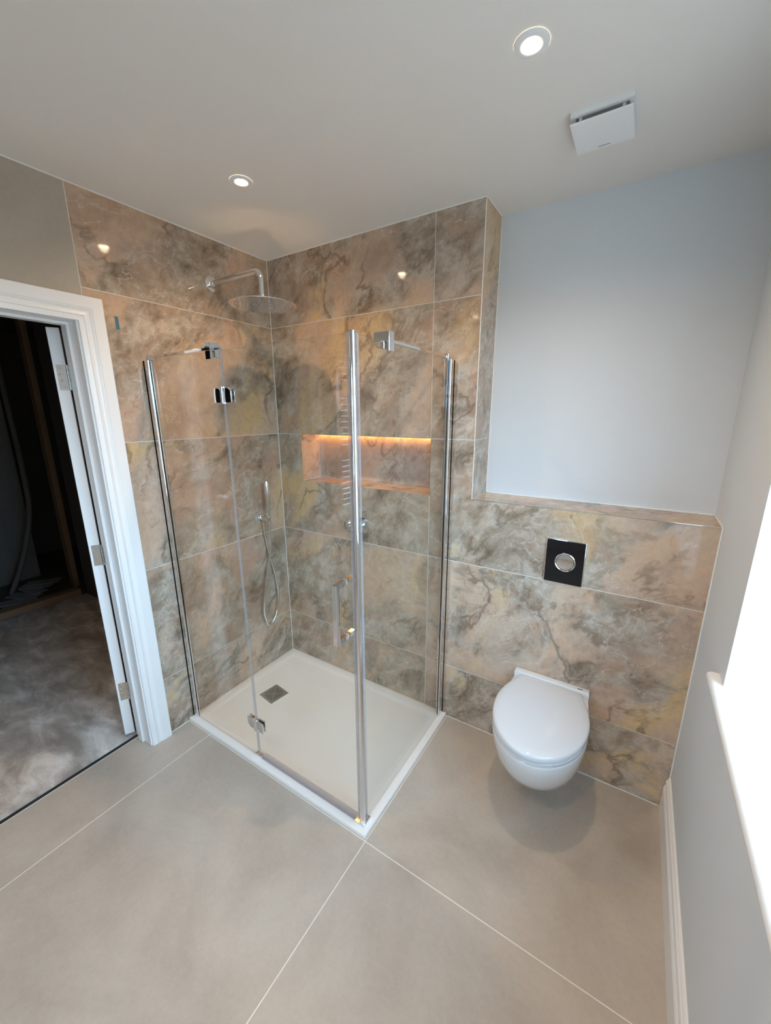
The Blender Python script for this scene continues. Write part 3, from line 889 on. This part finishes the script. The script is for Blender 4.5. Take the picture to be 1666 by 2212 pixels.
# ------------------------------------------------------------------ hand shower on the left wall
hsy, hsz = -0.184, 1.018
hs_ = empty('hand_shower', (0, hsy, hsz))
tag(hs_, 'slim chrome stick hand shower with looping metal hose', 'hand shower')
MB().lathe([(0, 0.012), (0.020, 0.012), (0.026, 0.009), (0.027, 0.0004)], (0, hsy - 0.004, hsz), (1, 0, 0), 32).build('wall_outlet', M['chrome'], hs_, smooth=True)
MB().lathe([(0.0125, 0.010), (0.0125, 0.070), (0.0115, 0.072), (0, 0.072)], (0, hsy - 0.004, hsz), (1, 0, 0), 24).build('holder', M['chrome'], hs_, smooth=True)
wx = 0.058
wand = MB().lathe([(0, 1.030 - 0.05), (0.0085, 0.981), (0.0095, 1.0), (0.0108, 1.16), (0.0108, 1.243), (0.0098, 1.247), (0, 1.247)], (wx, hsy + 0.010, 0), (0, 0, 1), 20).build('wand', M['chrome'], hs_, smooth=True)
mb = MB()
for r_ in range(12):
    for k in range(7):
        a = 2 * math.pi * (k / 7) - 0.2
        mb.lathe([(0.0015, 0.0105), (0.0012, 0.0125), (0, 0.0128)], (wx, hsy + 0.010, 1.170 + 0.0056 * r_), (math.cos(a), math.sin(a), 0), 6)
nz = mb.build('nozzles', M['plastic'], wand); nz['kind'] = 'stuff'
hp = [(wx, hsy + 0.010, 0.985), (wx - 0.004, hsy + 0.010, 0.93), (0.045, -0.172, 0.806), (0.04, -0.205, 0.663), (0.035, -0.243, 0.49), (0.032, -0.245, 0.394),
      (0.030, -0.212, 0.311), (0.028, -0.148, 0.364), (0.026, -0.119, 0.467), (0.024, -0.126, 0.601), (0.022, -0.160, 0.77), (0.022, -0.186, 0.929), (0.022, -0.191, 0.996)]
MB().tube(catmull(hp, 8), 0.0068, 12).build('hose', M['chrome'], hs_, smooth=True)

# ------------------------------------------------------------------ mixer valve on the back wall
mv = empty('mixer_valve', (0.584, 0, 1.02))
tag(mv, 'small chrome mixer valve plate with two knobs below the niche', 'mixer valve')
def rrect(cx, cz, w_, h_, r, n=5):
    out = []
    for sx, sz, a0 in ((1, 1, 0), (-1, 1, 90), (-1, -1, 180), (1, -1, 270)):
        for k in range(n + 1):
            a = math.radians(a0 + 90 * k / n)
            out.append((cx + sx * (w_ / 2 - r) + r * math.cos(a), cz + sz * (h_ / 2 - r) + r * math.sin(a)))
    return out
MB().prism(rrect(0.584, 1.023, 0.176, 0.088, 0.018), 1, -0.010, -0.0004, 0.002, 2).build('plate', M['chrome'], mv, smooth=True)
for kx in (0.540, 0.630):
    MB().lathe([(0.021, 0.0095), (0.020, 0.040), (0.017, 0.048), (0, 0.049)], (kx, 0, 1.023), (0, -1, 0), 24).build('knob', M['chrome'], mv, smooth=True)

# ------------------------------------------------------------------ wall-hung toilet
TX = 1.695
to = empty('toilet', (TX, 0, 0.12))
tag(to, 'white wall-hung toilet with the lid closed on the marble half wall', 'toilet')
def outline(hw_back, hw, y_back, y_wide, y_front, z, n=64, pw=2.0):
    """plan outline: straight back edge, widening sides, rounded front"""
    pts = []
    # right side from back to wide
    half = []
    m = 10
    for k in range(m):
        t = k / m
        s = math.sin(t * math.pi / 2)
        half.append((hw_back + (hw - hw_back) * s, y_back + (y_wide - y_back) * t))
    q = 22
    for k in range(q + 1):
        a = math.pi / 2 * k / q
        c, s_ = math.cos(a), math.sin(a)
        half.append((hw * (c ** (2 / pw)) if c > 1e-9 else 0.0, y_wide + (y_front - y_wide) * (s_ ** (2 / pw))))
    full = [(x, y) for x, y in half] + [(-x, y) for x, y in reversed(half[:-1])]
    return [(TX + x, y, z) for x, y in full]
mb = MB()
rings = []
for (z, hb, hw_, yw, yf) in ((0.122, 0.050, 0.055, -0.10, -0.180), (0.126, 0.085, 0.090, -0.12, -0.235), (0.145, 0.115, 0.122, -0.14, -0.305), (0.180, 0.138, 0.146, -0.17, -0.372),
                            (0.225, 0.150, 0.162, -0.20, -0.423), (0.280, 0.156, 0.173, -0.220, -0.460), (0.340, 0.158, 0.180, -0.235, -0.482), (0.385, 0.158, 0.183, -0.24, -0.492), (0.392, 0.157, 0.182, -0.24, -0.491), (0.396, 0.154, 0.179, -0.24, -0.488)):
    rings.append(outline(hb, hw_, -0.0006, yw, yf, z))
mb.loft(rings)
# rear deck at the wall, behind the lid
mb.prism([(TX - 0.158, -0.0006), (TX + 0.158, -0.0006), (TX + 0.1585, -0.016), (TX + 0.160, -0.034), (TX - 0.160, -0.034), (TX - 0.1585, -0.016)], 2, 0.394, 0.446, 0.004, 3)
mb.prism([(TX - 0.160, -0.030), (TX + 0.160, -0.030), (TX + 0.166, -0.090), (TX - 0.166, -0.090)], 2, 0.394, 0.4135, 0.003, 2)
bowl = mb.build('bowl', M['ceramic'], to, smooth=True, angle=50)
MB().lathe([(0, 0.100), (0.040, 0.101), (0.050, 0.108), (0.055, 0.12), (0.055, 0.14)], (TX - 0.005, -0.135, 0), (0, 0, 1), 28).build('outlet_boss', M['ceramic'], to, smooth=True)
mb = MB()
mb.loft([outline(0.146, 0.183, -0.052, -0.24, -0.493, z) if i in (1, 2) else outline(0.143, 0.180, -0.055, -0.24, -0.489, z) for i, z in enumerate((0.397, 0.400, 0.411, 0.414))])
mb.build('seat_ring', M['seat'], to, smooth=True, angle=50)
mb = MB()
mb.loft([outline(0.126, 0.178, -0.036, -0.24, -0.488, 0.4155), outline(0.130, 0.184, -0.034, -0.24, -0.495, 0.419), outline(0.130, 0.184, -0.034, -0.24, -0.495, 0.430),
         outline(0.128, 0.182, -0.036, -0.24, -0.493, 0.436), outline(0.122, 0.176, -0.042, -0.24, -0.486, 0.4405), outline(0.105, 0.150, -0.060, -0.24, -0.462, 0.4435),
         outline(0.060, 0.085, -0.110, -0.24, -0.37, 0.4455), outline(0.01, 0.015, -0.2, -0.24, -0.26, 0.446)])
mb.build('lid', M['seat'], to, smooth=True, angle=60)
MB().prism(rrect(TX + 0.122, -0.020, 0.022, 0.006, 0.0015), 2, 0.4460, 0.4463).build('maker_mark', M['mark'], to)

# flush plate
FX, FZ = 1.6945, 1.0160
fpz = empty('flush_plate', (FX, 0, FZ))
tag(fpz, 'black glass flush plate with round chrome button above the toilet', 'flush plate')
MB().prism(rrect(FX, FZ, 0.156, 0.196, 0.004), 1, -0.008, -0.0004, 0.0012, 2).build('surround', M['chrome'], fpz, smooth=True)
MB().prism(rrect(FX, FZ, 0.150, 0.190, 0.003), 1, -0.0110, -0.0078, 0.0006, 1).build('glass_face', M['black'], fpz)
MB().lathe([(0.0410, 0.0108), (0.0410, 0.0150), (0.0385, 0.0165), (0.0360, 0.0150), (0.0355, 0.0112)], (FX + 0.003, 0, FZ + 0.002), (0, -1, 0), 48).build('button_ring', M['chrome'], fpz, smooth=True)
MB().lathe([(0.0345, 0.0112), (0.0340, 0.0135), (0, 0.0150)], (FX + 0.003, 0, FZ + 0.002), (0, -1, 0), 48).build('button', M['chrome'], fpz, smooth=True)

# ------------------------------------------------------------------ niche light strip
ld = MB().box((XN + 0.004, DN - 0.020, Z2 - 0.004), (XJ - 0.004, DN - 0.010, Z2 - 0.0004)).build('led_strip', M['led'])
tag(ld, 'warm glowing light strip along the top of the wall niche', 'light strip')

# ------------------------------------------------------------------ ceiling downlights
def downlight(x, y, label):
    r = empty('downlight', (x, y, H))
    tag(r, label, 'ceiling light', 'ceiling downlights')
    MB().lathe([(0.0225, 0.0035), (0.0245, 0.0050), (0.0300, 0.0052), (0.0395, 0.0030), (0.0405, 0.0003)], (x, y, H), (0, 0, -1), 40).build('bezel', M['plastic'], r, smooth=True)
    MB().lathe([(0, 0.0030), (0.0222, 0.0026), (0.0222, 0.0004)], (x, y, H), (0, 0, -1), 32).build('lens', M['lens'], r)
    l = bpy.data.lights.new('lamp', 'SPOT')
    l.energy = LAMP_W; l.color = (1.0, 0.70, 0.43); l.spot_size = math.radians(152); l.spot_blend = 1.0; l.shadow_soft_size = 0.018
    lo = bpy.data.objects.new('lamp', l); link(lo, r)
    lo.location = (0, 0, -0.012)
downlight(0.536, -0.592, 'small white ceiling downlight over the glass shower')
downlight(1.572, -0.595, 'small white ceiling downlight beside the square vent')
downlight(0.52, -1.92, 'small ceiling downlight mirrored in the marble beside the boxing')
downlight(1.572, -1.92, 'small ceiling downlight behind the viewer, near the window')

# ------------------------------------------------------------------ ceiling extractor vent
fx0, fx1, fy0, fy1 = 1.615, 1.774, -0.307, -0.148
fan = empty('extractor_vent', ((fx0 + fx1) / 2, (fy0 + fy1) / 2, H))
tag(fan, 'square white ceiling extractor vent with dropped cover', 'vent')
mb = MB()
b0 = 0.012
for lo, hi in (((fx0, fy0, H - 0.014), (fx1, fy0 + b0, H - 0.0003)), ((fx0, fy1 - b0, H - 0.014), (fx1, fy1, H - 0.0003)),
               ((fx0, fy0 + b0, H - 0.014), (fx0 + b0, fy1 - b0, H - 0.0003)), ((fx1 - b0, fy0 + b0, H - 0.014), (fx1, fy1 - b0, H - 0.0003))):
    mb.box(lo, hi)
mb.build('base_frame', M['plastic'], fan)
MB().box((fx0 + b0, fy0 + b0, H - 0.004), (fx1 - b0, fy1 - b0, H - 0.0003)).build('throat', M['plastic'], fan)
for px_ in (fx0 + 0.025, fx1 - 0.025):
    for py_ in (fy0 + 0.02, fy1 - 0.02):
        MB().box((px_ - 0.004, py_ - 0.004, H - 0.029), (px_ + 0.004, py_ + 0.004, H - 0.004)).build('peg', M['plastic'], fan)
cv_ = MB().box((fx0, fy0, H - 0.034), (fx1, fy1, H - 0.0285), 0.002, 2).build('cover', M['plastic'], fan)
MB().box((fx0 + 0.062, fy1 - 0.016, H - 0.0343), (fx0 + 0.094, fy1 - 0.0135, H - 0.0339)).build('slot', M['mark'], cv_)

# ------------------------------------------------------------------ blue tape on the marble
o = MB().box((0.0002, -0.849, 1.981), (0.0009, -0.835, 2.031), 0, 1, ).build('tape_strip', M['tape'])
tag(o, 'small strip of blue tape stuck on the marble by the door frame', 'tape')

# ------------------------------------------------------------------ heated towel rail (seen mirrored in the shower glass)
rl = empty('towel_rail', (0.06, -2.26, 0.9))
tag(rl, 'tall chrome ladder towel rail mirrored in the shower glass', 'towel rail')
zs = [2.034, 1.991, 1.950, 1.909, 1.867, 1.740, 1.698, 1.657, 1.617, 1.576, 1.534, 1.493, 1.451, 1.412, 1.297, 1.253, 1.213, 1.170, 1.129, 1.085, 1.046, 1.004, 0.962]
for yy in (-2.01, -2.51):
    MB().tube([(0.06, yy, 0.90), (0.06, yy, 2.09)], 0.017, 16).build('upright', M['chrome'], rl, smooth=True)
    for zz in (1.0, 1.95): MB().tube([(0.0003, yy, zz), (0.043, yy, zz)], 0.010, 10).build('bracket', M['chrome'], rl, smooth=True)
for zz in zs:
    MB().tube([(0.066, -2.495, zz), (0.066, -2.025, zz)], 0.0110, 12).build('rung', M['chrome'], rl, smooth=True)
